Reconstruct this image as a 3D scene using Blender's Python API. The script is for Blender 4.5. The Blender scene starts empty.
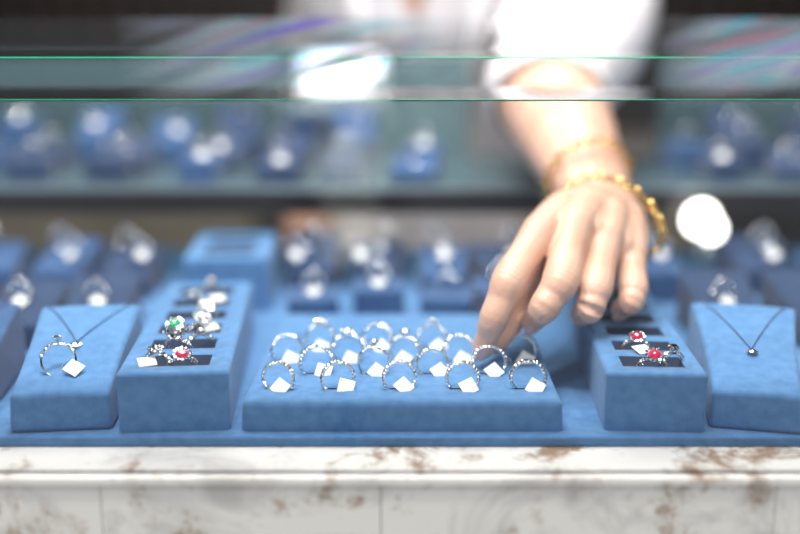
import bpy, math, random
from mathutils import Vector, Matrix, Euler
random.seed(7)
S=0.01
scene=bpy.context.scene
try:
    scene.view_settings.view_transform='Standard'
    scene.view_settings.look='None'
except Exception as e: print(e)

# ------------------------------------------------------------ materials
def newmat(name):
    m=bpy.data.materials.new(name); m.use_nodes=True
    nt=m.node_tree; b=nt.nodes['Principled BSDF']; return m,nt,b
def simple(name,col,rough=.5,metal=0,**kw):
    m,nt,b=newmat(name)
    b.inputs['Base Color'].default_value=(*col,1); b.inputs['Roughness'].default_value=rough
    b.inputs['Metallic'].default_value=metal
    for k,v in kw.items():
        k=k.replace('_',' ')
        if k in b.inputs: b.inputs[k].default_value=v
    return m
def noisy(name,c1,c2,scale,rough=.6,bump=.1,bscale=None,detail=6,**kw):
    m=simple(name,c1,rough,**kw); nt=m.node_tree; b=nt.nodes['Principled BSDF']
    tc=nt.nodes.new('ShaderNodeTexCoord'); n=nt.nodes.new('ShaderNodeTexNoise')
    n.inputs['Scale'].default_value=scale; n.inputs['Detail'].default_value=detail
    r=nt.nodes.new('ShaderNodeValToRGB'); r.color_ramp.elements[0].position=.35; r.color_ramp.elements[1].position=.65
    r.color_ramp.elements[0].color=(*c1,1); r.color_ramp.elements[1].color=(*c2,1)
    nt.links.new(tc.outputs['Object'],n.inputs['Vector']); nt.links.new(n.outputs['Fac'],r.inputs['Fac'])
    nt.links.new(r.outputs['Color'],b.inputs['Base Color'])
    if bump:
        n2=nt.nodes.new('ShaderNodeTexNoise'); n2.inputs['Scale'].default_value=bscale or scale*4
        nt.links.new(tc.outputs['Object'],n2.inputs['Vector'])
        bp=nt.nodes.new('ShaderNodeBump'); bp.inputs['Strength'].default_value=bump; bp.inputs['Distance'].default_value=.001
        nt.links.new(n2.outputs['Fac'],bp.inputs['Height']); nt.links.new(bp.outputs['Normal'],b.inputs['Normal'])
    return m
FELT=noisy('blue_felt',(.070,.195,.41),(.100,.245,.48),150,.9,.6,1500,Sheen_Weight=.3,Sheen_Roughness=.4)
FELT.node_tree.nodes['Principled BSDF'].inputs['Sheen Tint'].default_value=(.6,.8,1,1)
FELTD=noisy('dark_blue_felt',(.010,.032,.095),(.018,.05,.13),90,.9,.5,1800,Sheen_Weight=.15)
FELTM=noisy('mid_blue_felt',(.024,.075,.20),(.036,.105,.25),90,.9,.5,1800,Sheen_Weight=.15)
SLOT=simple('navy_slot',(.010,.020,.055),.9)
SILVER=simple('white_gold',(.90,.91,.94),.11,1)
DIA=simple('diamond',(.98,.99,1),.03,1)
RUBY=simple('ruby',(.60,.005,.06),.05,0,Coat_Weight=1)
EMER=simple('emerald',(.0,.38,.13),.05,0,Coat_Weight=1)
GOLD=simple('gold',(.92,.62,.20),.15,1)
TAG=simple('tag_paper',(.82,.82,.82),.6)
SKIN=noisy('skin',(.66,.38,.27),(.74,.46,.345),45,.40,.3,380,Subsurface_Weight=.2)
SKIN.node_tree.nodes['Principled BSDF'].inputs['Subsurface Radius'].default_value=(1,.3,.15)
SKIN.node_tree.nodes['Principled BSDF'].inputs['Subsurface Scale'].default_value=.005
NAIL=simple('nail',(.80,.46,.41),.12,0,Coat_Weight=.8)
SHIRT=noisy('white_cotton',(.84,.79,.81),(.90,.85,.87),20,.8,.3,250)
TROUS=noisy('dark_cloth',(.03,.03,.04),(.05,.05,.06),60,.9,.2)
HAIR=noisy('dark_hair',(.02,.012,.008),(.05,.03,.02),60,.4,.4,300)
EYEW=simple('eye_white',(.85,.85,.85),.2); IRIS=simple('iris',(.06,.03,.015),.1); LIP=simple('lips',(.6,.18,.17),.35)
DARK=simple('dark_bronze',(.016,.012,.012),.35,.3)
ALU=simple('brushed_aluminium',(.35,.40,.42),.35,.8)
def glassmat(name,col,refl,alpha=0,haze=(0.4,.5,.55)):
    m=bpy.data.materials.new(name); m.use_nodes=True; nt=m.node_tree; nt.nodes.clear()
    o=nt.nodes.new('ShaderNodeOutputMaterial'); t=nt.nodes.new('ShaderNodeBsdfTransparent'); t.inputs[0].default_value=(*col,1)
    g=nt.nodes.new('ShaderNodeBsdfGlossy'); g.inputs['Roughness'].default_value=.03
    f=nt.nodes.new('ShaderNodeFresnel'); f.inputs[0].default_value=refl
    mx=nt.nodes.new('ShaderNodeMixShader'); nt.links.new(f.outputs[0],mx.inputs[0])
    nt.links.new(t.outputs[0],mx.inputs[1]); nt.links.new(g.outputs[0],mx.inputs[2])
    if alpha:
        d=nt.nodes.new('ShaderNodeBsdfDiffuse'); d.inputs[0].default_value=(*haze,1)
        m2=nt.nodes.new('ShaderNodeMixShader'); m2.inputs[0].default_value=alpha
        nt.links.new(mx.outputs[0],m2.inputs[1]); nt.links.new(d.outputs[0],m2.inputs[2]); nt.links.new(m2.outputs[0],o.inputs[0])
    else: nt.links.new(mx.outputs[0],o.inputs[0])
    return m
GLASS=glassmat('clear_glass',(.985,.995,.99),1.45)
HAZE=glassmat('painted_haze_glass',(.8,.95,.95),1.5,.30,(.18,.31,.35))  # diffuse teal tint paints in a wash of reflected light
SHELFG=glassmat('shelf_glass',(.7,.85,.85),1.5,.35,(.13,.20,.23))
# front pane: clear glass with coloured reflection streaks painted along its top
PANE=glassmat('front_glass_painted_streaks',(.995,1,1),1.32)
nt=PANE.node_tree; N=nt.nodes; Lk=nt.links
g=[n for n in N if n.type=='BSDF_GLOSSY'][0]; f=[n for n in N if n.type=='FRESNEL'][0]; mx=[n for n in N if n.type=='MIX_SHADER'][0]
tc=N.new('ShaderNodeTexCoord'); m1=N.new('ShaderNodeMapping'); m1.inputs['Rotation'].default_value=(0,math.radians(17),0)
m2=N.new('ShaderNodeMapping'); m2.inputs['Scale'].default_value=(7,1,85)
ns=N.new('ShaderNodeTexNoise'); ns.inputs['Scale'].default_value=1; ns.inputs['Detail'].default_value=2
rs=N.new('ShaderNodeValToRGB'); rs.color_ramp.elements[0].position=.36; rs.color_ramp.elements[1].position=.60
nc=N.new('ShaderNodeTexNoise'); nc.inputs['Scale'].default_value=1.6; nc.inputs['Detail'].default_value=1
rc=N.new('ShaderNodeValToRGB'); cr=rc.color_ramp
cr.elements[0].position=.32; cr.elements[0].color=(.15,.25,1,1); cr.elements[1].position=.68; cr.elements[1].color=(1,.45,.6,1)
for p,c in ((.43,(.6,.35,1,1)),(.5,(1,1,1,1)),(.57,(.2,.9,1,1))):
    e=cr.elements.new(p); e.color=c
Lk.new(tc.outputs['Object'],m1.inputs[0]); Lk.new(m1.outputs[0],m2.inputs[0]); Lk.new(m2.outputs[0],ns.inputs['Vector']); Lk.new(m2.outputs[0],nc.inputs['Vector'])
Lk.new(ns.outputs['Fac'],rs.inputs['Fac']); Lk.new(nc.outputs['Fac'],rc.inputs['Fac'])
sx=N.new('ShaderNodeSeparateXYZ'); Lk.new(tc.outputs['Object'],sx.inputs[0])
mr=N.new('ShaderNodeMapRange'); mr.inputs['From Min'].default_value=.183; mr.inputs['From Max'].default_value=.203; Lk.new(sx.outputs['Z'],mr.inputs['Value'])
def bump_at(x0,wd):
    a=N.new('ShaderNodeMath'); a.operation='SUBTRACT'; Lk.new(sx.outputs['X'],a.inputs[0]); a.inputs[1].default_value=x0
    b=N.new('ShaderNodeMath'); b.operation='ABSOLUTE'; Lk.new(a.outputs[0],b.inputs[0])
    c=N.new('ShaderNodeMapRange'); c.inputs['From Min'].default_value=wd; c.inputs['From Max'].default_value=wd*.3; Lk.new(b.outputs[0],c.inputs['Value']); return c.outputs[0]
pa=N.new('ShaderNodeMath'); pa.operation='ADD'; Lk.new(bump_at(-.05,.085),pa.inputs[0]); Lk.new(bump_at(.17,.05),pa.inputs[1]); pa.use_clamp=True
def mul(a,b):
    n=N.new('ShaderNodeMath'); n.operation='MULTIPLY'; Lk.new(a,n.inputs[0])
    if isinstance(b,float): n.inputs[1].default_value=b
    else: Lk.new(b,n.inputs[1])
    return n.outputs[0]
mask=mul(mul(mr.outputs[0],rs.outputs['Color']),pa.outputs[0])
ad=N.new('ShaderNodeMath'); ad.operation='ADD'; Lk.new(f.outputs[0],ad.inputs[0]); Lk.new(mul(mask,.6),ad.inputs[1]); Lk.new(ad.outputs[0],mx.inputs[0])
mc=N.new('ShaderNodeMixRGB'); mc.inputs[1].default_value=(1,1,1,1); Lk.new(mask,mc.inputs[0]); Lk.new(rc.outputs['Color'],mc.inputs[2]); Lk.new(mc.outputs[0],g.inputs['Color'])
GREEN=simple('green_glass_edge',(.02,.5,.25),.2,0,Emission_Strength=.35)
GREEN.node_tree.nodes['Principled BSDF'].inputs['Emission Color'].default_value=(.02,.8,.4,1)  # edge glow put in as faint emission, no lamp there
def led(name,st,c=(1,.95,.88)):
    m=simple(name,(1,1,1),.3,0,Emission_Strength=st); m.node_tree.nodes['Principled BSDF'].inputs['Emission Color'].default_value=(*c,1); return m
LED=led('led',5)
# marble
MARB,nt,b=newmat('white_marble'); b.inputs['Roughness'].default_value=.25
tc=nt.nodes.new('ShaderNodeTexCoord')
n1=nt.nodes.new('ShaderNodeTexNoise'); n1.inputs['Scale'].default_value=14; n1.inputs['Detail'].default_value=10; n1.inputs['Roughness'].default_value=.65; n1.inputs['Distortion'].default_value=1.0
r1=nt.nodes.new('ShaderNodeValToRGB'); r1.color_ramp.elements[0].position=.34; r1.color_ramp.elements[0].color=(.60,.57,.54,1); r1.color_ramp.elements[1].position=.50; r1.color_ramp.elements[1].color=(.90,.86,.80,1)
n2=nt.nodes.new('ShaderNodeTexNoise'); n2.inputs['Scale'].default_value=17; n2.inputs['Detail'].default_value=12; n2.inputs['Roughness'].default_value=.75; n2.inputs['Distortion'].default_value=.3
r2=nt.nodes.new('ShaderNodeValToRGB'); r2.color_ramp.elements[0].position=.53; r2.color_ramp.elements[0].color=(0,0,0,1); r2.color_ramp.elements[1].position=.61; r2.color_ramp.elements[1].color=(1,1,1,1)
mxx=nt.nodes.new('ShaderNodeMixRGB'); mxx.inputs[2].default_value=(.36,.24,.16,1)
for n in (n1,n2): nt.links.new(tc.outputs['Object'],n.inputs['Vector'])
nt.links.new(n1.outputs['Fac'],r1.inputs['Fac']); nt.links.new(n2.outputs['Fac'],r2.inputs['Fac'])
nt.links.new(r2.outputs['Color'],mxx.inputs[0]); nt.links.new(r1.outputs['Color'],mxx.inputs[1]); nt.links.new(mxx.outputs[0],b.inputs['Base Color'])
GROUT=simple('joint',(.45,.42,.38),.8)

# ------------------------------------------------------------ mesh builder (cm)
class MB:
    def __init__(s): s.v=[];s.f=[];s.m=[];s.mats=[]
    def mi(s,mat):
        if mat not in s.mats: s.mats.append(mat)
        return s.mats.index(mat)
    def add(s,vs,fs,mat,M=None):
        o=len(s.v); k=s.mi(mat)
        for v in vs:
            v=Vector(v); s.v.append(M@v if M is not None else v)
        for f in fs: s.f.append([i+o for i in f]); s.m.append(k)
    def obj(s,name,parent=None,smooth=False,M=None,bevel=0,autosm=False):
        me=bpy.data.meshes.new(name)
        me.from_pydata([tuple((M@v if M is not None else v)*S) for v in s.v],[],s.f)
        for m in s.mats: me.materials.append(m)
        me.polygons.foreach_set('material_index',s.m)
        if smooth: me.polygons.foreach_set('use_smooth',[True]*len(me.polygons))
        me.update()
        o=bpy.data.objects.new(name,me); scene.collection.objects.link(o)
        if bevel:
            md=o.modifiers.new('b','BEVEL'); md.width=bevel*S; md.segments=3; md.limit_method='ANGLE'
            me.polygons.foreach_set('use_smooth',[True]*len(me.polygons))
            w=o.modifiers.new('w','WEIGHTED_NORMAL')
        if parent: o.parent=parent
        return o
def empty(name):
    e=bpy.data.objects.new(name,None); e.empty_display_size=.05; scene.collection.objects.link(e); return e
def box(x0,x1,y0,y1,z0,z1):
    return ([(x0,y0,z0),(x1,y0,z0),(x1,y1,z0),(x0,y1,z0),(x0,y0,z1),(x1,y0,z1),(x1,y1,z1),(x0,y1,z1)],
            [(0,3,2,1),(4,5,6,7),(0,1,5,4),(1,2,6,5),(2,3,7,6),(3,0,4,7)])
def boxobj(name,dims,mat,parent=None,bevel=0):
    b=MB(); b.add(*box(*dims),mat); return b.obj(name,parent,bevel=bevel)
def torus(R,rx,ry,n=40,k=8):
    vs=[];fs=[]
    for i in range(n):
        a=2*math.pi*i/n
        for j in range(k):
            c=2*math.pi*j/k; r=R+rx*math.cos(c); vs.append((r*math.sin(a),ry*math.sin(c),r*math.cos(a)))
    for i in range(n):
        for j in range(k):
            fs.append((i*k+j,((i+1)%n)*k+j,((i+1)%n)*k+(j+1)%k,i*k+(j+1)%k))
    return vs,fs
def gem(r,n=8):   # brilliant cut, table facing +z
    vs=[];
    for i in range(n):
        a=2*math.pi*i/n; vs.append((.58*r*math.cos(a),.58*r*math.sin(a),.36*r))
    for i in range(n):
        a=2*math.pi*(i+.5)/n; vs.append((r*math.cos(a),r*math.sin(a),0))
    vs.append((0,0,-.8*r)); fs=[tuple(range(n))]
    for i in range(n):
        j=(i+1)%n; fs+= [(i,n+i,j),(n+i,n+j,j),(n+i,2*n,n+j)]
    return vs,fs
def sphere(c,r,n=14,m=10):
    if not hasattr(r,'__len__'): r=(r,r,r)
    vs=[(c[0],c[1],c[2]+r[2])]
    for i in range(1,m):
        p=math.pi*i/m
        for j in range(n):
            a=2*math.pi*j/n; vs.append((c[0]+r[0]*math.sin(p)*math.cos(a),c[1]+r[1]*math.sin(p)*math.sin(a),c[2]+r[2]*math.cos(p)))
    vs.append((c[0],c[1],c[2]-r[2])); fs=[]
    for j in range(n): fs.append((0,1+j,1+(j+1)%n))
    for i in range(m-2):
        for j in range(n):
            a=1+i*n+j;b=1+i*n+(j+1)%n; fs.append((a,a+n,b+n,b))
    e=len(vs)-1;o=1+(m-2)*n
    for j in range(n): fs.append((o+j,e,o+(j+1)%n))
    return vs,fs
def tube(pts,rads,flat=1.,up=(0,0,1),sub=5,n=18,caps=True):
    P=[Vector(p) for p in pts]; N=len(P)
    if not hasattr(flat,'__len__'): flat=[flat]*N
    def cr(a,b,c,d,t):
        return .5*((2*b)+(c-a)*t+(2*a-5*b+4*c-d)*t*t+(3*b-a-3*c+d)*t*t*t)
    C=[];R=[];F=[]
    for i in range(N-1):
        p0=P[i-1] if i>0 else 2*P[0]-P[1]; p3=P[i+2] if i+2<N else 2*P[-1]-P[-2]
        r0=rads[max(i-1,0)]; r3=rads[min(i+2,N-1)]
        for s in range(sub):
            t=s/sub; C.append(cr(p0,P[i],P[i+1],p3,t)); R.append(cr(r0,rads[i],rads[i+1],r3,t)); F.append(flat[i]*(1-t)+flat[i+1]*t)
    C.append(P[-1]);R.append(rads[-1]);F.append(flat[-1])
    T=[]
    for i in range(len(C)):
        a=C[max(i-1,0)];b=C[min(i+1,len(C)-1)]; T.append((b-a).normalized())
    if caps:
        pre=[(C[0]-T[0]*R[0]*math.sin(k),R[0]*math.cos(k)) for k in (1.45,1.1,.75,.38)]
        post=[(C[-1]+T[-1]*R[-1]*math.sin(k),R[-1]*math.cos(k)) for k in (.38,.75,1.1,1.45)]
        C=[p[0] for p in pre]+C+[p[0] for p in post]; R=[p[1] for p in pre]+R+[p[1] for p in post]
        T=[T[0]]*4+T+[T[-1]]*4; F=[F[0]]*4+F+[F[-1]]*4
    up=Vector(up); vs=[];fs=[]
    for c,r,t,f in zip(C,R,T,F):
        s=t.cross(up)
        if s.length<.05: s=t.cross(Vector((0,1,.1)))
        s.normalize(); u=s.cross(t).normalized()
        for j in range(n):
            a=2*math.pi*j/n; vs.append(c+s*r*math.cos(a)+u*r*f*math.sin(a))
    L=len(C)
    for i in range(L-1):
        for j in range(n):
            fs.append((i*n+j,i*n+(j+1)%n,(i+1)*n+(j+1)%n,(i+1)*n+j))
    fs.append(tuple(range(n))[::-1]); fs.append(tuple(range((L-1)*n,L*n)))
    return vs,fs
def bake(o,keep=None):
    dg=bpy.context.evaluated_depsgraph_get(); dg.update()
    me=bpy.data.meshes.new_from_object(o.evaluated_get(dg)); o.modifiers.clear(); old=o.data; o.data=me
    return o
def fuse(mb,name,vox,it,mat,parent):
    o=mb.obj(name,parent,smooth=True)
    r=o.modifiers.new('r','REMESH'); r.mode='VOXEL'; r.voxel_size=vox*S; r.use_smooth_shade=True
    s=o.modifiers.new('s','SMOOTH'); s.factor=.5; s.iterations=it
    bake(o)
    o.data.materials.clear(); o.data.materials.append(mat)
    for p in o.data.polygons: p.material_index=0; p.use_smooth=True
    return o

# ------------------------------------------------------------ jewellery
def ring(name,loc,rot=0,lean=-8,style=0,tag=True,stone=None,R=.86,tagside=0,tagrot=40,big=1.0):
    b=MB(); C=Matrix.Translation((0,0,R+.05))
    b.add(*torus(R,.08,.12),SILVER,C)
    stone=stone or DIA
    ang={0:125,1:70,2:85}[style]; step=13
    a=-ang
    while a<=ang:
        if not(style!=0 and abs(a)<14):
            M=C@Matrix.Rotation(math.radians(a),4,'Y')@Matrix.Translation((0,0,R+.10))@Matrix.Rotation(random.uniform(0,1),4,'Z')
            b.add(*gem(.125,6),DIA,M)
            b.add(*gem(.10,6),DIA,C@Matrix.Rotation(math.radians(a),4,'Y')@Matrix.Translation((0,-.12,R+.01))@Matrix.Rotation(math.pi/2+random.uniform(-.25,.25),4,'X'))
        a+=step
    if style==1:
        M=C@Matrix.Translation((0,0,R+.38)); b.add(*gem(.34,10),stone,M)
        for k in range(4):
            q=math.radians(45+90*k); b.add(*tube([(.1*math.cos(q),.1*math.sin(q),R-.02),(.3*math.cos(q),.3*math.sin(q),R+.42)],[.03,.03],n=6,sub=1),SILVER,C)
    if style==2:
        b.add(*gem(.27*big,10),stone,C@Matrix.Translation((0,0,R+.34)))
        for k in range(12):
            q=2*math.pi*k/12; rr=.27*big+.11; b.add(*gem(.115,6),DIA,C@Matrix.Translation((rr*math.cos(q),rr*math.sin(q),R+.30))@Matrix.Rotation(random.uniform(-.4,.4),4,'X'))
        b.add(*tube([(0,0,R),(0,0,R+.2)],[.1,.28],n=10,sub=1),SILVER,C)
    if tag:
        M=Matrix.Translation((.12+tagside,-.35,.52))@Matrix.Rotation(math.radians(-35),4,'X')@Matrix.Rotation(math.radians(tagrot),4,'Y')
        b.add(*box(-.46,.46,-.015,.015,-.44,.44),TAG,M)
        b.add(*tube([(.2,-.2,.75),(.1,-.02,.35),(.0,.05,.15)],[.015,.015,.015],n=5,sub=3),TAG)
    M=Matrix.Translation(loc)@Matrix.Rotation(math.radians(rot),4,'Z')@Matrix.Rotation(math.radians(lean),4,'X')
    return b.obj(name,M=M)

# ------------------------------------------------------------ slot box
import bmesh
def slotbox(name,w,l,h,holes,depth,M,mat=FELT,bev=.35,slotmat=SLOT,taper=0):
    xs=sorted(set([-w/2,w/2]+[a for H in holes for a in H[:2]])); ys=sorted(set([0,l]+[a for H in holes for a in H[2:]]))
    bm=bmesh.new(); cache={}
    def V(x,y,z):
        k=(round(x,4),round(y,4),round(z,4))
        if k not in cache: cache[k]=bm.verts.new(k)
        return cache[k]
    def hole(i,j):
        if not(0<=i<len(xs)-1 and 0<=j<len(ys)-1): return False
        cx=(xs[i]+xs[i+1])/2; cy=(ys[j]+ys[j+1])/2
        return any(H[0]<cx<H[1] and H[2]<cy<H[3] for H in holes)
    def F(vs,mi=0):
        f=bm.faces.new(vs); f.material_index=mi; f.smooth=True; return f
    nx=len(xs)-1; ny=len(ys)-1
    for i in range(nx):
        for j in range(ny):
            x0,x1,y0,y1=xs[i],xs[i+1],ys[j],ys[j+1]
            if hole(i,j):
                d=h-depth; F([V(x0,y0,d),V(x1,y0,d),V(x1,y1,d),V(x0,y1,d)],1)
                for (a,c,di,dj) in (((x0,y0),(x1,y0),0,-1),((x1,y0),(x1,y1),1,0),((x1,y1),(x0,y1),0,1),((x0,y1),(x0,y0),-1,0)):
                    if not hole(i+di,j+dj): F([V(*a,h),V(*c,h),V(*c,d),V(*a,d)],1)
            else: F([V(x0,y0,h),V(x1,y0,h),V(x1,y1,h),V(x0,y1,h)])
    for i in range(nx):
        F([V(xs[i],0,h),V(xs[i],0,0),V(xs[i+1],0,0),V(xs[i+1],0,h)]); F([V(xs[i],l,h),V(xs[i+1],l,h),V(xs[i+1],l,0),V(xs[i],l,0)])
    for j in range(ny):
        F([V(-w/2,ys[j],h),V(-w/2,ys[j+1],h),V(-w/2,ys[j+1],0),V(-w/2,ys[j],0)]); F([V(w/2,ys[j],h),V(w/2,ys[j],0),V(w/2,ys[j+1],0),V(w/2,ys[j+1],h)])
    bmesh.ops.recalc_face_normals(bm,faces=bm.faces)
    sel=[]
    for e in bm.edges:
        a,c=e.verts[0].co,e.verts[1].co
        topE=abs(a.z-h)<1e-3 and abs(c.z-h)<1e-3 and ((abs(a.x-c.x)<1e-3 and abs(abs(a.x)-w/2)<1e-3) or (abs(a.y-c.y)<1e-3 and (abs(a.y)<1e-3 or abs(a.y-l)<1e-3)))
        corner=abs(a.x-c.x)<1e-3 and abs(a.y-c.y)<1e-3 and abs(abs(a.x)-w/2)<1e-3 and (abs(a.y)<1e-3 or abs(a.y-l)<1e-3)
        if topE or corner: sel.append(e)
    bmesh.ops.bevel(bm,geom=sel,offset=bev,segments=5,profile=.5,affect='EDGES',clamp_overlap=False)
    for v in bm.verts:
        if taper: 
            k=1+taper*(1-v.co.z/h); v.co.x*=k
        v.co=(M@v.co)*S
    me=bpy.data.meshes.new(name); bm.to_mesh(me); bm.free(); me.materials.append(mat); me.materials.append(slotmat)
    o=bpy.data.objects.new(name,me); scene.collection.objects.link(o)
    o.modifiers.new('w','WEIGHTED_NORMAL')
    return o
def wedge(name,loc,rot,L,wf,wb,hf,hb,mat=FELT,lip=True):
    n=12; bm=bmesh.new(); rows=[]
    for i in range(n+1):
        t=i/n; y=t*L; w=wf+(wb-wf)*(t*t*.75+t*.25); z=hf+(hb-hf)*t
        if t>.93: z-=.25
        rows.append([bm.verts.new((-w/2-.12,y,0)),bm.verts.new((-w/2,y,z)),bm.verts.new((-w/6,y,z+.08)),bm.verts.new((w/6,y,z+.08)),bm.verts.new((w/2,y,z)),bm.verts.new((w/2+.12,y,0))])
    for i in range(n):
        for j in range(5): bm.faces.new((rows[i][j],rows[i][j+1],rows[i+1][j+1],rows[i+1][j]))
        bm.faces.new((rows[i][5],rows[i][0],rows[i+1][0],rows[i+1][5]))
    bm.faces.new(rows[0][::-1]); bm.faces.new(rows[-1])
    bmesh.ops.recalc_face_normals(bm,faces=bm.faces)
    M=Matrix.Translation(loc)@Matrix.Rotation(math.radians(rot),4,'Z')
    for f in bm.faces: f.smooth=True
    for v in bm.verts: v.co=(M@v.co)*S
    me=bpy.data.meshes.new(name); bm.to_mesh(me); bm.free(); me.materials.append(mat)
    o=bpy.data.objects.new(name,me); scene.collection.objects.link(o)
    md=o.modifiers.new('b','BEVEL'); md.width=.3*S; md.segments=4; md.limit_method='ANGLE'; md.angle_limit=math.radians(40)
    o.modifiers.new('w','WEIGHTED_NORMAL')
    return o

# ------------------------------------------------------------ room
WOOD=noisy('dark_wood',(.018,.011,.009),(.035,.02,.015),8,.5,.1)
b=MB(); b.add(*box(-300,300,262,272,-90,210),WOOD)
for i in range(75): b.add(*box(-298+i*8,-294+i*8,258,262,-90,210),WOOD)
b.obj('wall_back')
WALLM=noisy('warm_wall',(.42,.36,.30),(.48,.42,.35),3,.8,.05)
boxobj('wall_left',(-310,-300,-160,272,-90,210),WALLM); boxobj('wall_right',(300,310,-160,272,-90,210),WALLM)
boxobj('ceiling',(-310,310,-160,272,210,220),simple('ceiling_paint',(.75,.73,.7),.8))
boxobj('floor',(-310,310,-160,272,-100,-90),noisy('floor_stone',(.35,.3,.25),(.45,.4,.34),5,.35,0))
CAB=noisy('oak_veneer',(.17,.15,.11),(.24,.21,.15),10,.5,.1)
b=MB(); b.add(*box(-280,280,214,256,-90,-14),CAB)
for i in range(14):
    x=-278+i*40; b.add(*box(x,x+37,212,214,-84,-18),CAB if i%3 else DARK); b.add(*box(x+30,x+31.5,210.5,212,-60,-40),ALU)
b.add(*box(-282,282,210,256,-14,-10),simple('cab_top',(.4,.38,.35),.4))
b.obj('back_cabinet',bevel=.3)

# ------------------------------------------------------------ counter
b=MB()
b.add(*box(-90,90,-4.7,50,-1.0,-.6),MARB)
xs=[-90,-52,-15.6,-1.0,19.6,56,90]
for i in range(6): b.add(*box(xs[i]+.02,xs[i+1]-.02,-4.5,49,-40,-1.05),MARB)
for i in range(3): b.add(*box(-90+60*i+.03,-30+60*i-.03,-4.5,49,-84,-40.1),MARB)
b.add(*box(-89,89,-4.3,48.5,-90,-.9),GROUT)
b.obj('marble_counter',bevel=.04)
boxobj('display_base_board',(-80,80,-.75,48,-.6,0),FELT,bevel=.15)

case=empty('glass_display_case')
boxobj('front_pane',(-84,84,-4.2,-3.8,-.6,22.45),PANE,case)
boxobj('upper_glass_shelf',(-84,84,4.6,17,20.33,20.43),GLASS,case)
boxobj('upper_shelf_edge',(-84,84,4.5,4.6,20.38,20.44),GREEN,case)
boxobj('lower_glass_shelf',(-84,84,4.6,17,18.0,18.1),GLASS,case)
boxobj('lower_shelf_edge',(-84,84,4.5,4.6,18.08,18.105),GREEN,case)
boxobj('side_pane_left',(-84.6,-84,-4.2,57,-.6,22.45),GLASS,case); boxobj('side_pane_right',(84,84.6,-4.2,57,-.6,22.45),GLASS,case)
boxobj('rear_shelf',(-84,84,34.3,56,8.3,8.7),SHELFG,case)
boxobj('rear_shelf_rail',(-84,84,33.6,34.3,6.3,8.3),DARK,case)
boxobj('rear_shelf_trim',(-84,84,33.4,34.3,8.3,8.6),ALU,case)
boxobj('sliding_door_left',(-84,7.5,56.3,56.7,8.7,19.3),HAZE,case)
boxobj('sliding_door_right',(28,84,56.3,56.7,8.7,19.3),HAZE,case)

# ------------------------------------------------------------ ring tray
rows=[(1.9,[-7.1,-3.67,-.17,3.5,7.15]),(4.5,[-5.1,-1.7,1.9,5.2]),(6.9,[-7.1,-3.4,.1,3.6,7.3]),(9.3,[-5.3,-1.7,1.9,5.3]),(12,[-7.1,-3.4,.1,3.6,7.3])]
T0=Matrix.Translation((.12,0,0))
holes=[(x-.75,x+.75,y-.13,y+.13) for y,X in rows for x in X]
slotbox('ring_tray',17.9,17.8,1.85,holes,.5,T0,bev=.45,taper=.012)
k=0
styles=[0,0,0,0,0, 0,1,0,0, 0,2,1,0,0, 2,0,2,0]
for y,X in rows[:4]:
    for x in X:
        if y>9 and x>5: continue
        st=styles[k%len(styles)]; k+=1
        ring('diamond_ring',(x+.12+random.uniform(-.08,.08),y,1.5),rot=random.uniform(-18,18),lean=random.uniform(-14,-4),style=st,R=random.uniform(.88,.96),tagside=random.uniform(-.1,.3),tagrot=random.uniform(15,60))

# ------------------------------------------------------------ long ring boxes
def longbox(name,loc,rot,w,l,h,n):
    M=Matrix.Translation(loc)@Matrix.Rotation(math.radians(rot),4,'Z')
    pitch=(l-1.6)/n; holes=[(-w*.31,w*.31,1.1+pitch*i,1.1+pitch*i+pitch*.6) for i in range(n)]
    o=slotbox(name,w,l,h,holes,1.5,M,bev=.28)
    return M,holes
def inbox(M,H,i,dx=0,z=2.35,**kw):
    p=M@Vector((dx,H[i][3]-.45,z)); ring('gemstone_ring',tuple(p),R=.78,**kw)
def loosetag(M,x,y,rot):
    b=MB(); b.add(*box(-.5,.5,-.45,.45,0,.03),TAG,M@Matrix.Translation((x,y,3.62))@Matrix.Rotation(rot,4,'Z')@Matrix.Rotation(.25,4,'X')); b.obj('price_tag')
M,H=longbox('ring_display_box',(-12.6,0,0),4.5,6.2,20.5,3.5,6)
inbox(M,H,0,.2,rot=15,lean=28,style=2,stone=RUBY,tag=False,big=1.3)
inbox(M,H,0,-1.1,rot=-10,lean=10,style=2,tag=False)
inbox(M,H,1,-.3,rot=-10,lean=20,style=2,tag=False,big=1.3)
inbox(M,H,1,.9,rot=20,lean=5,style=1,tag=False)
inbox(M,H,2,-.9,rot=5,lean=30,style=2,stone=EMER,tag=False,big=1.35)
inbox(M,H,2,.6,rot=25,lean=15,style=2,tag=False,big=1.3); loosetag(M,1.2,8.3,.6)
inbox(M,H,3,.5,rot=15,lean=20,style=2,tag=False,big=1.2)
inbox(M,H,4,-.4,rot=-15,lean=15,style=2,tag=False); loosetag(M,1.0,15.2,.3)
inbox(M,H,5,.3,rot=10,lean=15,style=1,tag=False)
loosetag(M,-1.6,1.6,.3)
M,H=longbox('ring_display_box',(14.25,0,0),-3.4,5.6,19.5,3.45,6)
inbox(M,H,0,.1,rot=-5,lean=28,style=2,stone=RUBY,tag=False,big=1.35)
inbox(M,H,0,1.1,rot=20,lean=10,style=1,tag=False)
inbox(M,H,1,-.3,rot=-10,lean=22,style=2,stone=RUBY,tag=False,big=1.2); loosetag(M,-.2,3.7,.5)
inbox(M,H,5,.3,rot=20,lean=10,style=2,tag=False)

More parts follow.
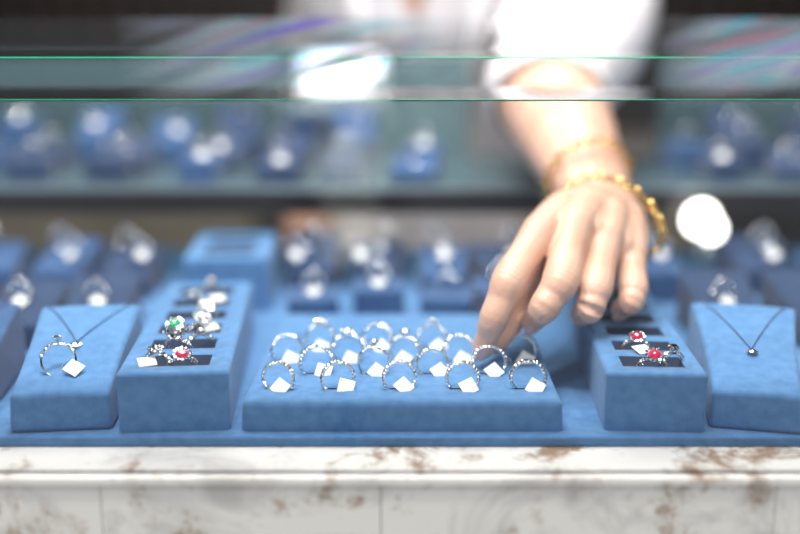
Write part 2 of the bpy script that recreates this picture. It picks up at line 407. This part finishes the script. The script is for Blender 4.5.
# ------------------------------------------------------------ necklace stands
def necklace(name,loc,rot,L,hf,hb,w,drop=.42):
    M=Matrix.Translation(loc)@Matrix.Rotation(math.radians(rot),4,'Z'); b=MB()
    f=lambda x,t:(x,t*L,hf+(hb-hf)*t+.16-.04*abs(x)/w)
    tip=drop
    for s in (-1,1):
        P=[f(s*w*(1-u)*.5,.93-(.93-tip)*(u**1.3)) for u in [i/10 for i in range(11)]]
        b.add(*tube(P,[.03]*11,n=6,sub=2),SILVER)
    g=Vector(f(0,tip-.04))
    b.add(*gem(.26,10),DIA,Matrix.Translation(g+Vector((0,0,.12)))); b.add(*gem(.12,8),DIA,Matrix.Translation(g+Vector((0,.3,.1))))
    for q in range(10): b.add(*gem(.08,6),DIA,Matrix.Translation(g+Vector((.3*math.cos(q*.628),.3*math.sin(q*.628),.1))))
    return b.obj(name,M=M)
wedge('necklace_stand',(-18.95,0,0),6,10.5,5.4,6.3,2.2,4.7)
necklace('diamond_necklace',(-18.95,0,0),6,10.5,2.2,4.7,5.4,.5)
ring('diamond_ring',(-19.5,1.9,2.5),rot=15,lean=-18,style=1,R=.95,tagside=.7)
wedge('necklace_stand',(19.9,0,0),-13,10.8,4.8,6.6,2.2,4.7)
necklace('diamond_necklace',(19.9,0,0),-13,10.8,2.2,4.7,5.2,.42)
wedge('necklace_stand',(-26.4,.3,0),9,10.5,5.4,6.3,2.2,4.7,FELTM)
necklace('diamond_necklace',(-26.4,.3,0),9,10.5,2.2,4.7,5.4,.5)
wedge('necklace_stand',(28.6,.4,0),-16,10.5,5.4,6.7,2.2,4.7)

# ------------------------------------------------------------ rear displays
def ringblock(loc,rot,w,l,h,mat,st=1):
    M=Matrix.Translation(loc)@Matrix.Rotation(math.radians(rot),4,'Z')
    slotbox('ring_stand',w,l,h,[(-w*.22,w*.22,l*.4,l*.4+.3)],.8,M,mat=mat,bev=.3)
    p=M@Vector((0,l*.4+.15,h-.3)); ring('diamond_ring',tuple(p),rot=random.uniform(-20,20),lean=-8,style=st,tag=random.random()<.45,R=.85)
for i,x in enumerate((-6.6,-1.6,3.4,8.2)): ringblock((x,20.8+(i%2)*.8,0),random.uniform(-9,9),3.9,4.6,2.0+.5*(i%2),FELTM,random.choice([1,2]))
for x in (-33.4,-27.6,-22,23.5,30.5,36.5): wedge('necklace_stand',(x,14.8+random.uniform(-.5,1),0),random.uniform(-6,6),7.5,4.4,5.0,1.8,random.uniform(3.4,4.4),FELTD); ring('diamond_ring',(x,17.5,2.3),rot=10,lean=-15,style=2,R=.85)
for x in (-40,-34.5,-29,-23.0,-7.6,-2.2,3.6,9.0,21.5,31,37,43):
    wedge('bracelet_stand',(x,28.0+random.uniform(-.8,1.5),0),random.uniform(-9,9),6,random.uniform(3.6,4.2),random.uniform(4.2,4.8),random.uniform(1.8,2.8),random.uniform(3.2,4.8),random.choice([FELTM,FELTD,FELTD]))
    for q in range(2): ring('diamond_ring',(x+random.uniform(-1.4,1.4),29.8+q*2.2,3.0+q*.5),rot=random.uniform(-30,30),lean=-15,style=random.choice([1,2]),R=.85,tag=q==0)
slotbox('ring_display_box',6.8,11,4.4,[(-2,2,1.2+i*2.6,2.8+i*2.6) for i in range(3)],1,Matrix.Translation((-13.8,24.5,0))@Matrix.Rotation(.05,4,'Z'),mat=FELT,bev=.3)
# upper tier
for r,(y,h) in enumerate([(36,1.8),(43,2.8),(49.5,4.2)]):
    x=-56+r*2
    while x<58:
        if not(7.5<x<27) and not (y>48 and 2<x<30):
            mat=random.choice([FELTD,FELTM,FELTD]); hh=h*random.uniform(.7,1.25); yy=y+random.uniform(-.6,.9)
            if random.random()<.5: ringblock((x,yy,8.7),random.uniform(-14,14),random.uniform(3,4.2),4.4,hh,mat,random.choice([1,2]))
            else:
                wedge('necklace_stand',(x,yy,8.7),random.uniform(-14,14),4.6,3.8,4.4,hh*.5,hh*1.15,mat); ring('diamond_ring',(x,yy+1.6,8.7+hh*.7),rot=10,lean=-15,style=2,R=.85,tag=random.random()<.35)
        x+=random.uniform(5.4,8.5)
# LED lamps on the base
for x,y,z,r in ((25.7,31.6,6.2,1.6),(26.8,32.2,5.2,1.25)):
    b=MB(); b.add(*tube([(x,y,0),(x,y,.3)],[1.0,1.0],caps=False,sub=1),ALU); b.add(*tube([(x,y,.3),(x,y,z-1)],[.2,.2],caps=False,sub=1),ALU)
    b.add(*sphere((x,y,z),(r,.5,r),28,16),LED)
    b.obj('led_spot_lamp',smooth=True)

# ------------------------------------------------------------ woman
W=empty('woman')
V=Vector
MCP=[V((8.85,9.6,9.45)),V((11.1,10.3,9.7)),V((13.25,11.1,8.75)),V((15.15,12.1,7.3))]
wr=V((14.4,17.6,9.2)); kd=(MCP[3]-MCP[0]).normalized()
h=MB()
fing=[
 [MCP[0],V((6.6,6.2,7.25)),V((5.6,5.35,4.95)),V((5.1,5.75,3.1))],
 [MCP[1],V((9.7,6.3,7.1)),V((8.65,5.6,5.6)),V((8.2,7.0,4.45))],
 [MCP[2],V((12.0,7.2,6.5)),V((11.6,6.45,5.35)),V((11.35,7.6,4.7))],
 [MCP[3],V((14.8,9.0,5.95)),V((14.5,8.2,5.25)),V((14.1,9.0,4.6))]]
FR=[(1.2,1.08,.90,.70),(1.27,1.15,.96,.78),(1.22,1.11,.94,.76),(1.12,.98,.84,.68)]
def lerp(a,b,t): return a+(b-a)*t
for F_,R_ in zip(fing,FR):
    pts=[];rr=[]
    for i in range(3):
        pts+= [F_[i],lerp(F_[i],F_[i+1],.5)]; rr+=[R_[i],(R_[i]+R_[i+1])/2*.93]
    pts.append(F_[3]); rr.append(R_[3])
    h.add(*tube(pts,rr,sub=4),SKIN)
for i in range(4):
    base=wr+kd*(-1.8+1.2*i)+V((0,-.5,.25))
    mid=lerp(base,MCP[i],.5)+V((0,0,.35))
    h.add(*tube([base,mid,MCP[i]],[1.45,1.42,1.22],sub=5),SKIN)
for i in range(3):
    m=(MCP[i]+MCP[i+1])/2+V((.15,.3,-.1)); base=wr+kd*(-1+1.0*i)+V((0,-.5,0))
    h.add(*tube([base,lerp(base,m,.5)+V((0,0,.35)),m],[1.45,1.42,1.15],sub=6),SKIN)
# palm underside, thenar + hypothenar
h.add(*tube([wr+V((-.8,-.5,-.9)),V((12.2,14.0,7.6)),V((11.6,12.2,7.6))],[1.7,1.9,1.2],sub=5),SKIN)
h.add(*tube([wr+V((1.0,-1,-.9)),V((15.1,14.6,7.4)),V((15.2,13.2,6.7))],[1.7,1.6,1.2],sub=5),SKIN)
th=[V((12.4,16.9,8.3)),V((10.2,14.0,7.2)),V((8.5,11.3,5.9)),V((7.5,9.5,4.9)),V((6.7,8.0,4.0)),V((5.95,6.85,3.1))]
h.add(*tube(th,[1.45,1.4,1.2,1.05,1.05,.78],sub=4),SKIN)
h.add(*tube([V((11,14,8.0)),V((9.6,11.6,8.0))],[1.25,.9],sub=4),SKIN)   # web
# forearm
elb=V((13.2,40.0,16.4))
h.add(*tube([wr+V((-.1,-.9,-.1)),wr+V((0,1.2,.2)),lerp(wr,elb,.28),lerp(wr,elb,.6),lerp(wr,elb,.85),elb],[3.1,3.1,3.6,4.3,4.6,4.5],flat=[.62,.66,.8,.92,1,1],up=V((.42,0,.9)),sub=6,n=28),SKIN)
shoL=V((17.5,69,33)); midL=V((20,56.5,25))
h.add(*tube([elb,midL,shoL],[4.3,4.4,4.8],sub=5,n=24),SKIN)
arm=fuse(h,'left_arm_and_hand',.10,7,SKIN,W)
# skin creases over the finger joints
J=[]
for F_,R_ in zip(fing,FR):
    for i in (1,2):
        ax=(F_[i+1]-F_[i-1]).normalized(); dn=(F_[i]-(F_[i-1]+F_[i+1])/2); dn=(dn-ax*dn.dot(ax)).normalized()
        if i==2: dn=(dn+V((0,-.8,.2))).normalized()
        J.append((F_[i],ax,dn,R_[i],.035 if i==1 else .022))
for v in arm.data.vertices:
    p=v.co/S
    if p.y>13: continue
    for c,ax,dn,R_,am in J:
        d=p-c
        if d.length>R_*1.5: continue
        s_=d.dot(ax); k_=d.dot(dn)/R_
        if k_<=.1 or abs(s_)>.7: continue
        p=p-dn*am*(.5+.5*math.cos(2*math.pi*s_/.34))*math.exp(-(s_/.36)**2)*min(1,k_*1.4)
    v.co=p*S
arm.data.update()
# nails
nb=MB()
for F_,R_,up in ((fing[0],.70,V((-.35,-1,.15))),(fing[1],.78,V((0,-1,-.35))),(fing[2],.76,V((0,-1,-.35))),(fing[3],.68,V((0,-1,-.35)))):
    d=(F_[3]-F_[2]).normalized(); u=(up-d*up.dot(d)).normalized(); s=d.cross(u)
    Mx=Matrix((s,d,u)).transposed().to_4x4(); Mx.translation=F_[3]+u*R_*.76+d*.12
    nb.add(*sphere((0,0,0),(.45,.66,.2),16,10),NAIL,Mx)
nb.obj('fingernails',W,smooth=True)

# torso / neck / head skin
secs=[(-8,84,14.5,10.5),(4,82,12.5,9.5),(14,78,13.5,10.2),(22,73.5,14.5,10.6),(29,70.5,15.5,9.5),(34,69,14.5,7.5),(37,68.5,9,5.5)]
def lathe(secs,grow=0,n=36,x0=4.0,x1=1.5):
    vs=[];fs=[]
    for i,(z,y,a,c) in enumerate(secs):
        xc=x0+(x1-x0)*max(0,(z-10)/27)
        for j in range(n):
            t=2*math.pi*j/n; vs.append((xc+(a+grow)*math.cos(t),y+(c+grow)*math.sin(t),z))
    for i in range(len(secs)-1):
        for j in range(n): fs.append((i*n+j,i*n+(j+1)%n,(i+1)*n+(j+1)%n,(i+1)*n+j))
    fs.append(tuple(range(n))[::-1]); fs.append(tuple(range((len(secs)-1)*n,len(secs)*n)))
    return vs,fs
sk=MB(); sk.add(*lathe(secs,-.8),SKIN)
hd=V((1.5,62,51))
sk.add(*tube([(1.5,68,33),(1.5,66.5,39),(1.5,64.5,45)],[6.5,5.2,5.2],sub=5),SKIN)
sk.add(*sphere(hd,(7.4,9.2,10.5),28,20),SKIN); sk.add(*sphere(hd+V((0,-3.2,-5.5)),(5.2,5.6,5.2),20,14),SKIN)
sk.add(*tube([hd+V((0,-8.6,.5)),hd+V((0,-9.6,-2)),hd+V((0,-10.1,-3))],[.8,1.1,1.3],sub=4),SKIN)
for s in (-1,1): sk.add(*sphere(hd+V((s*7.5,.5,-1)),(.9,1.8,2.8)),SKIN)
# right arm
sk.add(*tube([(-8,70,33),(-9.5,77,22),(-10.5,80,10),(-12,76,-2),(-11.5,72,-12)],[4.6,4.2,3.8,3.2,2.5],sub=5),SKIN)
hr=V((-11.5,71.5,-13))
sk.add(*tube([hr,hr+V((.3,-.8,-4)),hr+V((.3,-1.2,-7.5))],[2.4,3.6,3.7],flat=[.8,.4,.35],up=V((1,.2,0)),sub=5),SKIN)
for i in range(4):
    o=V((.2,-3.6+i*2.1,-8)); L=[7,8,7.4,6][i]
    sk.add(*tube([hr+o,hr+o+V((.5,-.2,-L*.5)),hr+o+V((1.6,0,-L))],[.95,.85,.65],sub=3,n=12),SKIN)
sk.add(*tube([hr+V((0,-1.5,-2)),hr+V((.8,-4.8,-5.5)),hr+V((1.2,-5.2,-9))],[1.3,1.05,.8],sub=3,n=12),SKIN)
fuse(sk,'body_and_head',.5,4,SKIN,W)
fb=MB()
for s in (-1,1):
    fb.add(*sphere(hd+V((s*3.1,-7.6,.3)),(1.3,1.0,.7)),EYEW); fb.add(*sphere(hd+V((s*3.1,-8.35,.15)),(.55,.35,.55)),IRIS)
    fb.add(*tube([hd+V((s*1.6,-8.9,2.1)),hd+V((s*3.2,-8.6,2.7)),hd+V((s*5,-7.3,2.1))],[.25,.3,.15],n=8,sub=3),HAIR)
fb.add(*tube([hd+V((-2.1,-8.1,-6)),hd+V((0,-9.0,-5.8)),hd+V((2.1,-8.1,-6))],[.3,.65,.3],n=10,sub=4),LIP)
fb.obj('face_features',W,smooth=True)
hb=MB(); hb.add(*sphere(hd+V((0,2.2,2.2)),(8.6,9.6,10.4),28,20),HAIR)
for s in (-1,1): hb.add(*tube([hd+V((s*4,-5,9)),hd+V((s*7.8,-2,3)),hd+V((s*8,3,-6)),hd+V((s*6,7,-14))],[2.2,2.2,3,3],sub=5),HAIR)
hb.add(*tube([hd+V((0,9,0)),hd+V((0,10.5,-10)),hd+V((0,12,-22))],[6,6,4],sub=5),HAIR)
fuse(hb,'hair',.5,4,HAIR,W)
# shirt
sh=MB(); sh.add(*lathe(secs[:6]+[(36.5,68.5,10,6.5)],.7),SHIRT)
ce=V((13.2,36.5,15.2)); cb=V((13.6,40.5,17.0))
sh.add(*tube([(15.0,70,32.5),(19.8,62,29),midL,V((17.5,48,20.8)),cb,ce],[6.3,7.2,7.0,6.6,5.8,5.3],flat=.97,sub=5,n=28),SHIRT)
sh.add(*tube([(-6.5,70,32.5),(-9,77,21),(-10.5,80,12)],[5.8,5.6,5.2],sub=5,n=24),SHIRT)
for k in range(9):   # soft folds on the sleeve
    t=k/8; p=lerp(V((21,62,30)),V((15,44.5,19)),t); q=random.uniform(-3,3)
    sh.add(*tube([p+V((-6,q*.3,3)),p+V((0,q,6.2)),p+V((6,-q*.4,2))],[.5,.9,.5],sub=4),SHIRT)
for x0,x1 in ((-6,-3),(-1,0),(4,5),(10,8)):  # body folds
    sh.add(*tube([V((x0,64,30)),V(((x0+x1)/2,62.6,22)),V((x1,70,10))],[.4,1.0,.5],sub=5),SHIRT)
so=fuse(sh,'shirt',.4,3,SHIRT,W)
bm=bmesh.new(); bm.from_mesh(so.data)
cd=(ce-cb).normalized()
dl=[v for v in bm.verts if (v.co.y<.68 and v.co.z>.23 and abs(v.co.x-.016)<(v.co.z-.228)*.42) or v.co.z>.36 or ((v.co/S-ce).dot(cd)>0 and v.co.y<.45)]
bmesh.ops.delete(bm,geom=list(set(dl)),context='VERTS'); bm.to_mesh(so.data); bm.free()
sd=so.modifiers.new('s','SOLIDIFY'); sd.thickness=.25*S
# trousers + shoes
tr=MB(); tr.add(*lathe([(-22,86,15,11),(-14,85.5,16,11.5),(-7,84,15.4,11.2)]),TROUS)
for s in (-1,1): tr.add(*tube([(4+s*7,86,-20),(4+s*7.5,86,-48),(4+s*8,88,-84)],[8.6,6.2,4.6],sub=5),TROUS)
fuse(tr,'trousers',.9,3,TROUS,W)
sb=MB()
for s in (-1,1): sb.add(*tube([(4+s*8,90,-87),(4+s*8.3,82,-87.6),(4+s*8.6,73,-88.1)],[3.0,3.4,1.9],sub=5),DARK)
sb.obj('shoes',W,smooth=True)

# bracelets
def bracelet(t,tilt,rx,rz,off,kind):
    b=MB(); c=lerp(wr,elb,t)+off; ax=(elb-wr).normalized()
    ax=(ax+V(tilt)).normalized(); u=V((.42,0,.9)); s=ax.cross(u).normalized(); u=s.cross(ax).normalized()
    n=34 if kind else 34
    for i in range(n):
        a=2*math.pi*i/n; p=c+s*rx*math.cos(a)+u*rz*math.sin(a)
        tg=(-s*rx*math.sin(a)+u*rz*math.cos(a)).normalized(); nr=tg.cross(ax).normalized()
        M=Matrix((tg,nr,ax)).transposed().to_4x4(); M.translation=p
        if kind:
            b.add(*torus(.28,.085,.085,14,6),GOLD,M@Matrix.Scale(1.25,4,(1,0,0))@Matrix.Rotation((i%2)*math.pi/2,4,'X'))
            if i%4==0: b.add(*gem(.38,7),GOLD,M@Matrix.Rotation(math.pi/2,4,'X'))
        else:
            b.add(*torus(.29,.09,.09,12,6),GOLD,M@Matrix.Scale(1.3,4,(1,0,0))@Matrix.Rotation((i%2)*math.pi/2,4,'X'))
            if i%4==0: b.add(*gem(.42,7),GOLD,M@Matrix.Rotation(math.pi/2,4,'X'))
    b.obj('gold_bracelet',smooth=False)
bracelet(-.02,(.85,0,-.05),3.85,2.65,V((.4,-1.0,.2)),1)
bracelet(.22,(-.45,0,.1),4.15,3.3,V((0.1,0,0)),0)

# ------------------------------------------------------------ glowing panels added behind the camera for bright patches mirrored in the pane
b=MB(); b.add(*box(-14,-8,-153,-151,-90,-26),DARK)
b.add(*box(-22,1,-153,-150.5,-26,20),DARK)
b.add(*box(-18,-4,-150.4,-150.1,8,16.5),led('glow_panel_bright',9,(.95,1,1)))
b.add(*box(-16,-4,-150.4,-150.1,-8.5,.5),led('glow_panel_mid',6,(.9,1,.95)))
b.add(*box(-15,-4,-150.4,-150.1,-22,-14),led('glow_panel_low',5,(1,1,.85)))
b.obj('added_glow_panels')

# ------------------------------------------------------------ lights
def area(name,loc,size,power,target=(0,10,0),col=(1,1,1),sy=None):
    l=bpy.data.lights.new(name,'AREA'); l.energy=power; l.size=size*S; l.color=col
    if sy: l.shape='RECTANGLE'; l.size_y=sy*S
    o=bpy.data.objects.new(name,l); scene.collection.objects.link(o); o.location=V(loc)*S
    o.rotation_euler=(V(target)-V(loc)).to_track_quat('-Z','Y').to_euler(); return o
area('ceiling_softlight',(-15,10,130),100,20,(0,6,0),(1,.98,.96),50)
area('shirt_light',(10,-10,130),50,6,(6,72,24),(1,.97,.97))
for i,(x,y,p) in enumerate(((-45,-25,4),(40,-20,2.5),(-20,60,3),(35,70,3),(-12,-45,2.6),(18,-50,1.2))): area('spot_%d'%i,(x,y,100),4,p,(x*.3,12,0),(1,.97,.92))
area('rear_light',(0,200,200),120,10,(0,190,-50),(1,.85,.7))
w=bpy.data.worlds.new('World'); scene.world=w; w.use_nodes=True
w.node_tree.nodes['Background'].inputs[0].default_value=(.84,.92,1,1); w.node_tree.nodes['Background'].inputs[1].default_value=.6

cam=bpy.data.cameras.new('camera'); co=bpy.data.objects.new('camera',cam); scene.collection.objects.link(co)
co.location=(0,-.524,.219); co.rotation_euler=(math.radians(90-13.33),0,0)
cam.lens=45; cam.sensor_width=36; cam.clip_start=.01; cam.clip_end=50
cam.dof.use_dof=True; cam.dof.focus_distance=.578; cam.dof.aperture_fstop=1.4
scene.camera=co
